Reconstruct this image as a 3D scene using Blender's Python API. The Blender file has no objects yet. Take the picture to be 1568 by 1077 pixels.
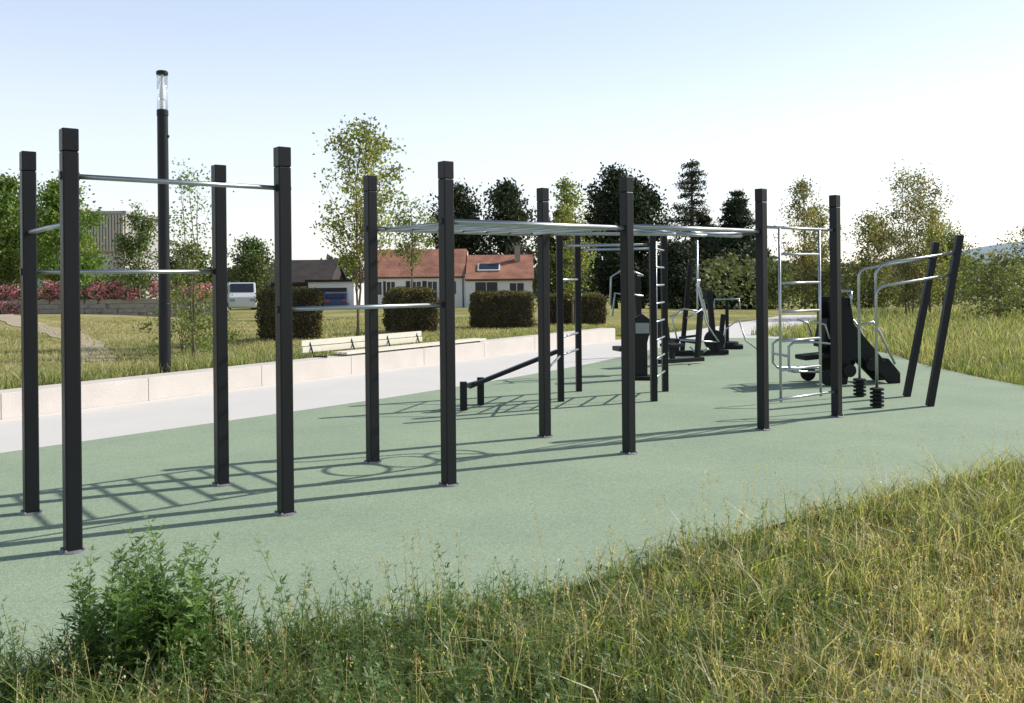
import bpy, math, random
import numpy as np
from mathutils import Vector, Matrix
rng = np.random.default_rng(7); random.seed(7)
scene = bpy.context.scene
scene.view_settings.view_transform = 'Standard'
scene.view_settings.look = 'None'
scene.view_settings.exposure = 0
COL = scene.collection

# ---------------------------------------------------------------- materials
def nt(name):
    m = bpy.data.materials.new(name); m.use_nodes = True
    t = m.node_tree; t.nodes.clear()
    return m, t
def N(t, kind, **kw):
    n = t.nodes.new(kind)
    for k, v in kw.items():
        if k in n.inputs: n.inputs[k].default_value = v
        else: setattr(n, k, v)
    return n
def simple(name, col, rough=0.6, metal=0.0, var=0.12, scale=8.0, bump=0.0, bscale=60.0, spec=0.5):
    m, t = nt(name)
    o = N(t, 'ShaderNodeOutputMaterial'); p = N(t, 'ShaderNodeBsdfPrincipled')
    p.inputs['Roughness'].default_value = rough; p.inputs['Metallic'].default_value = metal
    p.inputs['Specular IOR Level'].default_value = spec
    tc = N(t, 'ShaderNodeTexCoord'); no = N(t, 'ShaderNodeTexNoise'); no.inputs['Scale'].default_value = scale
    no.inputs['Detail'].default_value = 6
    t.links.new(tc.outputs['Object'], no.inputs['Vector'])
    mx = N(t, 'ShaderNodeMix'); mx.data_type = 'RGBA'
    mx.inputs[6].default_value = (*[c * (1 - var) for c in col], 1)
    mx.inputs[7].default_value = (*[min(1, c * (1 + var)) for c in col], 1)
    t.links.new(no.outputs['Fac'], mx.inputs[0]); t.links.new(mx.outputs[2], p.inputs['Base Color'])
    if bump > 0:
        n2 = N(t, 'ShaderNodeTexNoise'); n2.inputs['Scale'].default_value = bscale
        bp = N(t, 'ShaderNodeBump'); bp.inputs['Strength'].default_value = bump; bp.inputs['Distance'].default_value = 0.02
        t.links.new(tc.outputs['Object'], n2.inputs['Vector'])
        t.links.new(n2.outputs['Fac'], bp.inputs['Height']); t.links.new(bp.outputs['Normal'], p.inputs['Normal'])
    t.links.new(p.outputs[0], o.inputs[0])
    return m
def ramp(t, fac, stops):
    r = N(t, 'ShaderNodeValToRGB'); e = r.color_ramp.elements
    while len(e) < len(stops): e.new(0.5)
    for i, (p, c) in enumerate(stops):
        e[i].position = p; e[i].color = (*c, 1)
    t.links.new(fac, r.inputs[0]); return r.outputs[0]
def foliage(name, trans=0.35, rough=0.55):
    m, t = nt(name)
    o = N(t, 'ShaderNodeOutputMaterial'); p = N(t, 'ShaderNodeBsdfPrincipled'); p.inputs['Roughness'].default_value = rough
    p.inputs['Specular IOR Level'].default_value = 0.35
    a = N(t, 'ShaderNodeAttribute'); a.attribute_name = 'Col'
    tr = N(t, 'ShaderNodeBsdfTranslucent'); mul = N(t, 'ShaderNodeMix'); mul.data_type = 'RGBA'; mul.blend_type = 'MULTIPLY'
    mul.inputs[0].default_value = 1; mul.inputs[7].default_value = (1.5, 1.55, 0.8, 1)
    t.links.new(a.outputs['Color'], mul.inputs[6]); t.links.new(mul.outputs[2], tr.inputs['Color'])
    t.links.new(a.outputs['Color'], p.inputs['Base Color'])
    ms = N(t, 'ShaderNodeMixShader'); ms.inputs[0].default_value = trans
    t.links.new(p.outputs[0], ms.inputs[1]); t.links.new(tr.outputs[0], ms.inputs[2]); t.links.new(ms.outputs[0], o.inputs[0])
    return m
M_LEAF = foliage('leaf', 0.4, 0.5); M_GRASS = foliage('grass_blade', 0.4, 0.42); M_NEEDLE = foliage('needle', 0.15, 0.7)
M_POST = simple('anthracite_coated_aluminium', (0.011, 0.012, 0.015), 0.42, 0.0, 0.15, 5, 0.04, 200, 0.28)
M_RUB = simple('black_rubber', (0.012, 0.012, 0.013), 0.7, spec=.3)
M_STEEL = simple('galvanised_steel', (0.42, 0.45, 0.48), 0.36, 0.85, 0.15, 30)
M_PLATE = simple('zinc_plate', (0.30, 0.31, 0.32), 0.5, 0.4, 0.2, 40)
M_BARK = simple('bark', (0.17, 0.14, 0.105), 0.9, 0, 0.4, 12, 0.5, 40)
M_BARKD = simple('bark_dark', (0.05, 0.04, 0.032), 0.9, 0, 0.4, 12)
M_CONC = simple('pale_concrete', (0.68, 0.65, 0.615), 0.85, 0, 0.06, 1.2, 0.2, 80)
M_WALLC = simple('retaining_wall_concrete', (0.66, 0.60, 0.55), 0.85, 0, 0.14, 2.5, 0.25, 60)
M_WOODW = simple('pale_wood', (0.72, 0.68, 0.58), 0.7, 0, 0.12, 6)
M_WHITE = simple('white_render', (0.84, 0.83, 0.81), 0.85, 0, 0.03, 2)
M_GLASSD = simple('window_glass', (0.03, 0.035, 0.045), 0.12)
M_DARK = simple('dark_timber', (0.05, 0.04, 0.035), 0.8)
M_GREY = simple('grey_cladding', (0.42, 0.40, 0.385), 0.7, 0, 0.08, 0.6)
M_STONE = simple('stone_wall', (0.40, 0.35, 0.29), 0.9, 0, 0.35, 5, 0.6, 12)
M_GRAV = simple('gravel', (0.42, 0.35, 0.25), 0.95, 0, 0.3, 3, 0.3, 90)
M_PAINTB = simple('dark_blue_car_paint', (0.03, 0.06, 0.14), 0.3, 0.2)
M_PAINTW = simple('white_van_paint', (0.6, 0.62, 0.64), 0.3)
M_RED = simple('red_lens', (0.4, 0.02, 0.02), 0.3)
def roofmat(name, c1, c2):
    m, t = nt(name)
    o = N(t, 'ShaderNodeOutputMaterial'); p = N(t, 'ShaderNodeBsdfPrincipled'); p.inputs['Roughness'].default_value = 0.85
    tc = N(t, 'ShaderNodeTexCoord'); w = N(t, 'ShaderNodeTexBrick')
    w.inputs['Scale'].default_value = 1.0; w.inputs['Brick Width'].default_value = 0.3; w.inputs['Row Height'].default_value = 0.22
    w.inputs['Mortar Size'].default_value = 0.02
    w.inputs['Color1'].default_value = (*c1, 1); w.inputs['Color2'].default_value = (*c2, 1); w.inputs['Mortar'].default_value = (*[c * .4 for c in c1], 1)
    no = N(t, 'ShaderNodeTexNoise'); no.inputs['Scale'].default_value = 0.9; no.inputs['Detail'].default_value = 8
    t.links.new(tc.outputs['Object'], w.inputs['Vector']); t.links.new(tc.outputs['Object'], no.inputs['Vector'])
    mx = N(t, 'ShaderNodeMix'); mx.data_type = 'RGBA'; mx.blend_type = 'MULTIPLY'; mx.inputs[0].default_value = 0.8
    t.links.new(w.outputs['Color'], mx.inputs[6]); rr = ramp(t, no.outputs['Fac'], [(0.35, (0.6, 0.55, 0.52)), (0.65, (1.1, 1.05, 1))])
    t.links.new(rr, mx.inputs[7]); t.links.new(mx.outputs[2], p.inputs['Base Color']); t.links.new(p.outputs[0], o.inputs[0])
    return m
M_ROOF = roofmat('clay_tiles', (0.56, 0.26, 0.17), (0.45, 0.21, 0.14))
M_ROOFD = roofmat('dark_tiles', (0.08, 0.065, 0.06), (0.06, 0.05, 0.045))
def courtmat():
    m, t = nt('green_epdm_rubber')
    o = N(t, 'ShaderNodeOutputMaterial'); p = N(t, 'ShaderNodeBsdfPrincipled'); p.inputs['Roughness'].default_value = 0.9
    p.inputs['Specular IOR Level'].default_value = 0.2
    tc = N(t, 'ShaderNodeTexCoord')
    v = N(t, 'ShaderNodeTexVoronoi'); v.inputs['Scale'].default_value = 130
    a = N(t, 'ShaderNodeTexNoise'); a.inputs['Scale'].default_value = 0.7; a.inputs['Detail'].default_value = 8; a.inputs['Roughness'].default_value = 0.65
    g = N(t, 'ShaderNodeTexNoise'); g.inputs['Scale'].default_value = 45; g.inputs['Detail'].default_value = 3
    for n in (v, a, g): t.links.new(tc.outputs['Object'], n.inputs['Vector'])
    sp = N(t, 'ShaderNodeSeparateColor'); t.links.new(v.outputs['Color'], sp.inputs[0])
    c1 = ramp(t, sp.outputs[0], [(0.0, (0.265, 0.335, 0.225)), (0.5, (0.325, 0.405, 0.285)), (1.0, (0.39, 0.46, 0.34))])
    c2 = ramp(t, a.outputs['Fac'], [(0.3, (0.84, 0.87, 0.86)), (0.7, (1.06, 1.04, 1.02))])
    c3 = ramp(t, g.outputs['Fac'], [(0.3, (0.88, 0.88, 0.88)), (0.7, (1.06, 1.06, 1.06))])
    m1 = N(t, 'ShaderNodeMix'); m1.data_type = 'RGBA'; m1.blend_type = 'MULTIPLY'; m1.inputs[0].default_value = 1
    m2 = N(t, 'ShaderNodeMix'); m2.data_type = 'RGBA'; m2.blend_type = 'MULTIPLY'; m2.inputs[0].default_value = 1
    t.links.new(c1, m1.inputs[6]); t.links.new(c2, m1.inputs[7]); t.links.new(m1.outputs[2], m2.inputs[6]); t.links.new(c3, m2.inputs[7])
    t.links.new(m2.outputs[2], p.inputs['Base Color'])
    b = N(t, 'ShaderNodeBump'); b.inputs['Strength'].default_value = 0.4; b.inputs['Distance'].default_value = 0.003
    t.links.new(v.outputs['Distance'], b.inputs['Height']); t.links.new(b.outputs[0], p.inputs['Normal'])
    t.links.new(p.outputs[0], o.inputs[0]); return m
M_COURT = courtmat()
def groundmat():
    m, t = nt('grassy_soil')
    o = N(t, 'ShaderNodeOutputMaterial'); p = N(t, 'ShaderNodeBsdfPrincipled'); p.inputs['Roughness'].default_value = 0.95
    p.inputs['Specular IOR Level'].default_value = 0.1
    tc = N(t, 'ShaderNodeTexCoord')
    a = N(t, 'ShaderNodeTexNoise'); a.inputs['Scale'].default_value = 0.25; a.inputs['Detail'].default_value = 9; a.inputs['Roughness'].default_value = 0.7
    b = N(t, 'ShaderNodeTexNoise'); b.inputs['Scale'].default_value = 9; b.inputs['Detail'].default_value = 6; b.inputs['Roughness'].default_value = 0.8
    for n in (a, b): t.links.new(tc.outputs['Object'], n.inputs['Vector'])
    c1 = ramp(t, a.outputs['Fac'], [(0.3, (0.15, 0.18, 0.055)), (0.46, (0.28, 0.28, 0.10)), (0.58, (0.46, 0.39, 0.19)), (0.8, (0.50, 0.41, 0.22))])
    c2 = ramp(t, b.outputs['Fac'], [(0.3, (0.5, 0.5, 0.45)), (0.7, (1.2, 1.2, 1.1))])
    m1 = N(t, 'ShaderNodeMix'); m1.data_type = 'RGBA'; m1.blend_type = 'MULTIPLY'; m1.inputs[0].default_value = 1
    t.links.new(c1, m1.inputs[6]); t.links.new(c2, m1.inputs[7]); t.links.new(m1.outputs[2], p.inputs['Base Color'])
    bp = N(t, 'ShaderNodeBump'); bp.inputs['Strength'].default_value = 0.8; bp.inputs['Distance'].default_value = 0.05
    t.links.new(b.outputs['Fac'], bp.inputs['Height']); t.links.new(bp.outputs[0], p.inputs['Normal'])
    t.links.new(p.outputs[0], o.inputs[0]); return m
M_GROUND = groundmat()
def glassmat():
    m, t = nt('lamp_glass')
    o = N(t, 'ShaderNodeOutputMaterial'); g = N(t, 'ShaderNodeBsdfGlass'); g.inputs['Roughness'].default_value = 0.1
    tr = N(t, 'ShaderNodeBsdfTransparent'); tr.inputs[0].default_value = (0.95, 0.97, 1, 1)
    ms = N(t, 'ShaderNodeMixShader'); ms.inputs[0].default_value = 0.7
    t.links.new(g.outputs[0], ms.inputs[1]); t.links.new(tr.outputs[0], ms.inputs[2]); t.links.new(ms.outputs[0], o.inputs[0]); return m
M_LGLASS = glassmat()

# ---------------------------------------------------------------- builders
def root(name, loc=(0, 0, 0), rz=0.0):
    e = bpy.data.objects.new(name, None); e.location = loc; e.rotation_euler = (0, 0, rz)
    e.empty_display_size = 0.2; COL.objects.link(e); return e
class B:
    def __init__(s): s.v = []; s.f = []
    def add(s, v, f):
        o = len(s.v); s.v += [tuple(q) for q in v]; s.f += [[i + o for i in q] for q in f]; return s
    def box(s, c, d, rz=0.0, ry=0.0, rx=0.0):
        M = Matrix.Translation(c) @ Matrix.Rotation(rz, 4, 'Z') @ Matrix.Rotation(ry, 4, 'Y') @ Matrix.Rotation(rx, 4, 'X')
        v = [M @ Vector((x * d[0] / 2, y * d[1] / 2, z * d[2] / 2)) for x in (-1, 1) for y in (-1, 1) for z in (-1, 1)]
        return s.add(v, [[0, 1, 3, 2], [4, 6, 7, 5], [0, 4, 5, 1], [2, 3, 7, 6], [0, 2, 6, 4], [1, 5, 7, 3]])
    def beam(s, p0, p1, w, h):
        p0 = Vector(p0); p1 = Vector(p1); a = (p1 - p0).normalized()
        u = a.cross(Vector((0, 0, 1)))
        if u.length < 0.3: u = Vector((0, 1, 0)).cross(a)
        u.normalize(); k = a.cross(u).normalized()
        v = [p + u * x * w / 2 + k * y * h / 2 for p in (p0, p1) for x, y in ((-1, -1), (1, -1), (1, 1), (-1, 1))]
        return s.add(v, [[0, 3, 2, 1], [4, 5, 6, 7], [0, 1, 5, 4], [1, 2, 6, 5], [2, 3, 7, 6], [3, 0, 4, 7]])
    def tube(s, pts, r, n=8):
        pts = [Vector(p) for p in pts]; m = len(pts)
        rr = r if isinstance(r, (list, tuple)) else [r] * m
        v = []; ref = None
        for i, p in enumerate(pts):
            a = (pts[min(i + 1, m - 1)] - pts[max(i - 1, 0)]).normalized()
            if ref is None: ref = a.orthogonal().normalized()
            u = (ref - a * ref.dot(a))
            u = u.normalized() if u.length > 1e-4 else a.orthogonal().normalized()
            ref = u; k = a.cross(u)
            for j in range(n):
                t = 2 * math.pi * j / n; v.append(p + (u * math.cos(t) + k * math.sin(t)) * rr[i])
        f = [[i * n + j, i * n + (j + 1) % n, (i + 1) * n + (j + 1) % n, (i + 1) * n + j] for i in range(m - 1) for j in range(n)]
        f.append(list(range(n))[::-1]); f.append([(m - 1) * n + j for j in range(n)])
        return s.add(v, f)
    def lathe(s, c, prof, n=20):
        v = [(c[0] + r * math.cos(2 * math.pi * j / n), c[1] + r * math.sin(2 * math.pi * j / n), c[2] + z) for r, z in prof for j in range(n)]
        m = len(prof)
        f = [[i * n + j, i * n + (j + 1) % n, (i + 1) * n + (j + 1) % n, (i + 1) * n + j] for i in range(m - 1) for j in range(n)]
        f.append(list(range(n))[::-1]); f.append([(m - 1) * n + j for j in range(n)])
        return s.add(v, f)
    def prism(s, poly, y0, y1):
        n = len(poly); v = [(x, y0, z) for x, z in poly] + [(x, y1, z) for x, z in poly]
        return s.add(v, [list(range(n)), [n + i for i in range(n)][::-1]] + [[i, n + i, n + (i + 1) % n, (i + 1) % n] for i in range(n)])
    def obj(s, name, mat, parent=None, smooth=False, bevel=0.0):
        me = bpy.data.meshes.new(name); me.from_pydata(s.v, [], s.f); me.materials.append(mat)
        if smooth:
            me.polygons.foreach_set('use_smooth', [len(p.vertices) == 4 for p in me.polygons])
        me.update()
        import bmesh
        bm = bmesh.new(); bm.from_mesh(me); bmesh.ops.recalc_face_normals(bm, faces=bm.faces); bm.to_mesh(me); bm.free()
        o = bpy.data.objects.new(name, me); COL.objects.link(o)
        if parent: o.parent = parent
        if bevel:
            md = o.modifiers.new('bevel', 'BEVEL'); md.width = bevel; md.segments = 2; md.limit_method = 'ANGLE'
        return o
def mesh_np(name, V, F, col, mat, parent=None):
    me = bpy.data.meshes.new(name); k = F.shape[1]
    me.vertices.add(len(V)); me.vertices.foreach_set('co', np.ascontiguousarray(V, dtype=np.float32).ravel())
    me.loops.add(F.size); me.loops.foreach_set('vertex_index', np.ascontiguousarray(F, dtype=np.int32).ravel())
    me.polygons.add(len(F)); me.polygons.foreach_set('loop_start', np.arange(0, F.size, k, dtype=np.int32))
    me.update(calc_edges=True)
    if col is not None:
        a = me.color_attributes.new('Col', 'FLOAT_COLOR', 'POINT')
        c = np.ones((len(V), 4), np.float32); c[:, :3] = np.clip(col, 0, 1); a.data.foreach_set('color', c.ravel())
    me.materials.append(mat); o = bpy.data.objects.new(name, me); COL.objects.link(o)
    if parent: o.parent = parent
    return o
def unit(n):
    a = rng.normal(size=(n, 3)); return a / np.linalg.norm(a, axis=1, keepdims=True)
def quads_from(C, a, s, L, W):
    n = len(C); L = np.broadcast_to(L, n)[:, None]; W = np.broadcast_to(W, n)[:, None]
    V = np.stack([C - a * L / 2, C + s * W / 2 - a * L * .08, C + a * L / 2, C - s * W / 2 - a * L * .08], 1).reshape(-1, 3)
    F = np.arange(n * 4).reshape(n, 4); return V, F
def leaf_cloud(C, L, W):
    a = unit(len(C)); s = np.cross(a, unit(len(C))); s /= np.linalg.norm(s, axis=1, keepdims=True) + 1e-9
    return quads_from(C, a, s, L, W)
def vnoise(x, y, s, seed=0):
    x = np.asarray(x) / s; y = np.asarray(y) / s
    return 0.5 + 0.5 * (np.sin(x * 1.7 + 3.1 * np.sin(y * .9 + seed) + seed) * .5 + np.sin(y * 2.3 + 2.2 * np.sin(x * 1.3 + seed * 2) + 1.7) * .3 + np.sin((x + y) * 4.1 + seed) * .2)
def sstep(a, b, x):
    t = np.clip((x - a) / (b - a), 0, 1); return t * t * (3 - 2 * t)

# ---------------------------------------------------------------- terrain
WX, WY = -6.27, 11.3; DX, DY = 0.552, 0.834
def wl(x, y):
    return (x - WX) * -DY + (y - WY) * DX, (x - WX) * DX + (y - WY) * DY
def gz(x, y):
    x = np.asarray(x, float); y = np.asarray(y, float)
    d, l = wl(x, y)
    z = -0.02 + 0.27 * sstep(0.08, 0.34 + np.maximum(0, l - 16.4), d)
    z = z + sstep(1.5, 6, d) * (1 - sstep(14, 18, l)) * 0.05 * np.sin(x * .9) * np.cos(y * .6)
    z = z + 0.5 * np.exp(-(((x + 14.5) / 5) ** 2 + ((y - 28) / 4.5) ** 2))
    z = z - 0.9 * sstep(45, 75, y)
    return z
def axis(lo, hi, step, far):
    a = list(np.arange(lo, hi + 1e-6, step)); s = step; v = hi
    while v < far: s *= 1.35; v += s; a.append(v)
    s = step; v = lo; pre = []
    while v > -far: s *= 1.35; v -= s; pre.append(v)
    return np.array(pre[::-1] + a)
ax = axis(-13, 12, 0.16, 1500); ay = axis(0, 34, 0.16, 1500)
X, Y = np.meshgrid(ax, ay); Z = gz(X, Y)
V = np.stack([X, Y, Z], -1).reshape(-1, 3); nx = len(ax); ny = len(ay)
i = np.arange(nx - 1); j = np.arange(ny - 1); I, J = np.meshgrid(i, j); b0 = (J * nx + I).ravel()
g = mesh_np('ground', V, np.stack([b0, b0 + 1, b0 + nx + 1, b0 + nx], 1), None, M_GROUND)
g.data.polygons.foreach_set('use_smooth', [True] * len(g.data.polygons))

def chaikin(p, k=2):
    for _ in range(k):
        q = []
        for i in range(len(p)):
            a = p[i]; b = p[(i + 1) % len(p)]
            q += [(a[0] * .75 + b[0] * .25, a[1] * .75 + b[1] * .25), (a[0] * .25 + b[0] * .75, a[1] * .25 + b[1] * .75)]
        p = q
    return p
def sheet(name, poly, z, mat):
    me = bpy.data.meshes.new(name); me.from_pydata([(x, y, z) for x, y in poly], [], [list(range(len(poly)))])
    me.materials.append(mat); o = bpy.data.objects.new(name, me); COL.objects.link(o)
    return o
EDGE = [(-40, -6), (-8, 2.9), (-3.2, 3.75), (-1.88, 3.95), (-1.27, 4.1), (-.72, 4.36), (.23, 4.87), (.74, 5.25), (1.76, 6.2), (4.3, 7.9), (7, 9.5), (8.2, 10.4)]
court = EDGE[1:] + [(8.6, 11.5), (7.5, 13.2), (7.55, 17), (8, 19.5), (8.1, 22.3), (7.6, 24.6), (6, 25.6), (4.5, 24.2), (2.03, 18.85), (.3, 16.0), (-.97, 14.15), (-2, 12.7), (-5.03, 9.04), (-9, 4.2)]
sheet('concrete_path', [(-13, 1.13), (-6.27, 11.29), (2.8, 25), (6, 29.8), (12, 40.5), (13.6, 40.2), (9.2, 30), (6.8, 24), (2.5, 17.5), (-4, 8.5), (-8.6, 2.6), (-10, -1)], 0.004, M_CONC)
sheet('rubber_sports_court', chaikin(court, 2), 0.009, M_COURT)
ex = np.array([p[0] for p in EDGE]); ey = np.array([p[1] for p in EDGE])

# retaining wall
rw = root('low_concrete_wall')
b = B(); seg = 2.05
for k in range(-6, 8):
    l0 = k * seg + .004; l1 = (k + 1) * seg - .004
    c = ((l0 + l1) / 2)
    b.box((WX + DX * c - DY * .21, WY + DY * c + DX * .21, 0.14), (l1 - l0, .42, .37), math.atan2(DY, DX))
b.obj('wall_blocks', M_WALLC, rw, bevel=0.006)
# bench on wall
bn = root('slatted_wall_bench', (WX, WY, 0.325), math.atan2(DY, DX))
b = B()
l0, l1 = 5.45, 8.75
for k in range(3): b.box(((6.1 + 10.4) / 2, .10 + k * .12, .05), (4.3, .10, .04))
b.obj('seat', M_WOODW, bn, bevel=.004)
b = B()
for k in range(2): b.box(((l0 + l1) / 2, .50 + k * .02, .14 + k * .115), (l1 - l0, .03, .10))
b.obj('backrest', M_WOODW, bn, bevel=.004)
b = B()
for q in (5.65, 6.7, 7.7, 8.6):
    b.tube([(q, .1, .02), (q, .42, .02), (q, .53, .30)], .015)
for q in (9.2, 10.2): b.tube([(q, .08, .015), (q, .4, .015)], .015)
b.obj('brackets', M_POST, bn)

# ---------------------------------------------------------------- calisthenics frame
rig = root('calisthenics_frame', (-2.723, 5.69, 0.009), math.atan2(.619, .785))
H = 2.6; W = .095
posts = [(0, 0), (1.4, 0), (2.8, 0), (4.85, 0), (6.9, 0), (8.3, 0), (0, 1.22), (1.4, 1.22), (2.8, 1.22), (4.85, 1.22)]
for q, (s_, t_) in enumerate(posts):
    B().box((s_, t_, (H - .14) / 2), (W, W, H - .14)).obj('post_%d' % (q + 1), M_POST, rig, bevel=.009)
    b = B(); b.box((s_, t_, H - .0695), (W, W, .139)); b.obj('post_cap_%d' % (q + 1), M_POST, rig, bevel=.005)
b = B()
for s_, t_ in posts: b.lathe((s_, t_, 0), [(.085, 0), (.085, .006), (.06, .012)], 18)
for s_, t_ in posts:
    for k in range(4):
        an = math.pi / 4 + k * math.pi / 2; b.lathe((s_ + .074 * math.cos(an), t_ + .074 * math.sin(an), .004), [(.009, 0), (.009, .014), (.004, .018)], 6)
b.obj('base_plates', M_PLATE, rig)
b = B(); R = .0165
b.tube([(0, 0, 2.31), (1.4, 0, 2.31)], R, 12)
b.tube([(1.4, 0, 1.45), (2.8, 0, 1.45)], R, 12)
b.tube([(0, 1.22, 1.735), (1.4, 1.22, 1.735)], R, 12)
b.tube([(0, 0, 2.02), (0, 1.22, 2.02)], R, 12)
b.tube([(2.8, 0, 2.12), (4.85, 0, 2.12)], .024, 12); b.tube([(2.8, 1.22, 2.12), (4.85, 1.22, 2.12)], .024, 12)
for k in range(7):
    s_ = 2.95 + k * .29; b.tube([(s_, 0, 2.12), (s_, 1.22, 2.12)], R, 10)
b.tube([(4.85, 0, 2.14), (6.9, 0, 2.14)], .024, 12)
for q, (cs, ct) in enumerate([(5.45, .29), (5.97, .32), (6.49, .28)]):
    rr_ = .26
    b.tube([(cs + rr_ * math.cos(a), ct + rr_ * math.sin(a), 2.11 + .03 * math.sin(a)) for a in np.linspace(0, 2 * math.pi, 25)], .017, 8)
b.tube([(4.85, 1.22, 2.12), (5.3, .9, 2.12), (6.2, .62, 2.12), (6.9, 0.02, 2.12)], .018, 10)
b.tube([(6.9, 0, 2.19), (8.3, 0, 2.19)], R, 12)
b.tube([(7.22, 0, .27), (7.22, 0, 2.19)], .015, 10); b.tube([(7.98, 0, .27), (7.98, 0, 2.19)], .015, 10)
for k in range(6): b.tube([(7.22 if k else 6.9, 0, .30 + k * .32), (7.98 if k else 8.3, 0, .30 + k * .32)], .015, 10)
b.obj('steel_bars', M_STEEL, rig, smooth=True)
b = B()
for (s0, t0, z) in [(0, 0, 2.31), (1.4, 0, 2.31), (1.4, 0, 1.45), (2.8, 0, 1.45), (0, 1.22, 1.735), (1.4, 1.22, 1.735), (2.8, 0, 2.12), (4.85, 0, 2.12), (6.9, 0, 2.14), (2.8, 1.22, 2.12), (4.85, 1.22, 2.12)]:
    b.tube([(s0 - .056, t0, z), (s0 + .056, t0, z)], .027, 12)
b.obj('bar_sockets', M_POST, rig, smooth=True)

# climbing frame behind (square)
cf = root('climbing_frame', (0, 0, .009))
A_ = (.643, 12.45); B_ = (.966, 13.55); C_ = (1.888, 12.38); E_ = (2.215, 13.44)
b = B()
for (x, y), h in ((A_, 2.27), (B_, 2.38), (C_, 2.36), (E_, 2.3)): b.box((x, y, h / 2), (.085, .085, h), .1)
b.box((.39, 11.4, .63), (.07, .07, 1.26), .1)
b.obj('posts', M_POST, cf, bevel=.008)
b = B()
b.tube([(*B_, 2.08), (*E_, 2.08)], .017); b.tube([(*A_, 2.1), (*C_, 2.1)], .017)
for z in (1.64, .86, .62): b.tube([(*A_, z), (*B_, z)], .016)
for k in range(8): b.tube([(*C_, .3 + k * .25), (*E_, .3 + k * .25)], .015)
c2 = (C_[0] + .09, C_[1] + .3)
b.tube([(*c2, .2), (*c2, 2.15)], .014)
b.obj('rungs', M_STEEL, cf, smooth=True)
ib = root('incline_bench', (0, 0, .009))
b = B(); b.box((-.63, 11.7, .18), (.09, .09, .36), .1); b.box((-.43, 12.2, .18), (.09, .09, .36), .1)
b.obj('short_posts', M_POST, ib, bevel=.008)
b = B(); b.beam((-.57, 11.93, .27), (.6, 12.4, .68), .07, .05); b.beam((-.63, 11.7, .30), (-.43, 12.2, .30), .05, .05)
b.obj('incline_beam', M_POST, ib)
b = B(); b.tube([(.39, 11.4, .5), (.643, 12.45, .62)], .015); b.obj('handle', M_STEEL, ib)

# parallel bars at right
pb = root('parallel_bars', (0, 0, .009))
b = B(); b.beam((5.37, 12.6, 0), (5.82, 12.66, 2.10), .085, .085); b.beam((5.25, 11.64, 0), (5.68, 11.70, 2.15), .085, .085)
b.obj('leaning_posts', M_POST, pb, bevel=.008)
b = B()
def railpts(x0, y0, z0, x1, y1, z1):
    r = .14
    pts = [(x0, y0, .25), (x0, y0, z0 - r)]
    for k in range(1, 6):
        a = k * math.pi / 12; pts.append((x0 + r * (1 - math.cos(a)), y0, z0 - r + r * math.sin(a)))
    pts += [(x0 + r, y0, z0), (x1, y1, z1)]; return pts
b.tube(railpts(4.75, 12.65, 1.76, 5.78, 12.65, 1.9), .018, 10)
b.tube(railpts(4.56, 11.57, 1.53, 5.6, 11.68, 1.66), .018, 10)
b.tube([(4.56, 11.57, 1.38), (4.57, 11.6, 1.68), (4.64, 11.6, 1.78), (4.75, 11.61, 1.82), (5.62, 11.68, 1.93)], .018, 10)
b.obj('steel_rails', M_STEEL, pb, smooth=True)
b = B()
for x, y in ((4.75, 12.65), (4.56, 11.57)):
    pr = [(.05, 0)]
    for k in range(5): pr += [(.05, .01 + k * .05), (.085, .018 + k * .05), (.085, .042 + k * .05), (.05, .05 + k * .05)]
    b.lathe((x, y, 0), pr, 18)
b.obj('spring_feet', M_RUB, pb)

# exercise machines
em = root('leg_press_machine', (4.82, 14.3, .009), .12)
b = B()
for y0 in (-.28, .18):
    b.prism([(.05, 0), (.02, .55), (.0, 1.3), (.10, 1.34), (.30, 1.32), (.36, .92), (.98, .2), (1.1, .16), (1.1, 0), (.92, 0), (.5, .42), (.30, .36), (.24, 0)], y0, y0 + .07)
b.box((.2, 0, 1.05), (.10, .34, .42), 0, -.1); b.box((.3, -.02, .55), (.34, .36, .08), 0, .35)
b.box((-.18, 0, .42), (.42, .38, .07), 0, -.08); b.box((-.02, 0, .78), (.07, .34, .45), 0, .2)
b.box((.95, -.02, .22), (.16, .5, .30), 0, -.7)
b.obj('body', M_RUB, em, bevel=.012)
b = B()
for y0 in (-.3, .3):
    b.tube([(.05, y0, .62), (-.3, y0, .66), (-.62, y0, .66), (-.7, y0, .6), (-.7, y0, .3), (-.62, y0, .22), (.05, y0, .2)], .02)
    b.tube([(-.05, y0, .7), (-.12, y0, .92), (-.3, y0, .98)], .016)
    b.tube([(.4, y0, .9), (.65, y0, .95), (.75, y0, .8), (1.0, y0, .3)], .018)
b.tube([(-.7, -.3, .45), (-.7, .3, .45)], .02); b.tube([(-.62, -.3, .22), (-.62, .3, .22)], .02)
b.tube([(-.2, -.3, .0), (-.2, -.3, .66)], .022); b.tube([(.3, -.3, 1.42), (.3, .3, 1.42)], .02); b.tube([(.3, -.3, 1.42), (.3, -.3, 1.2)], .02)
b.obj('tubes', M_STEEL, em, smooth=True)
b = B()
for y0 in (-.37, .33):
    for x, z, r in ((-.1, .12, .12), (.24, .22, .1), (.6, .3, .09)):
        b.tube([(x, y0, z), (x, y0 + .045, z)], r, 20)
b.obj('weight_discs', M_RUB, em)

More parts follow.
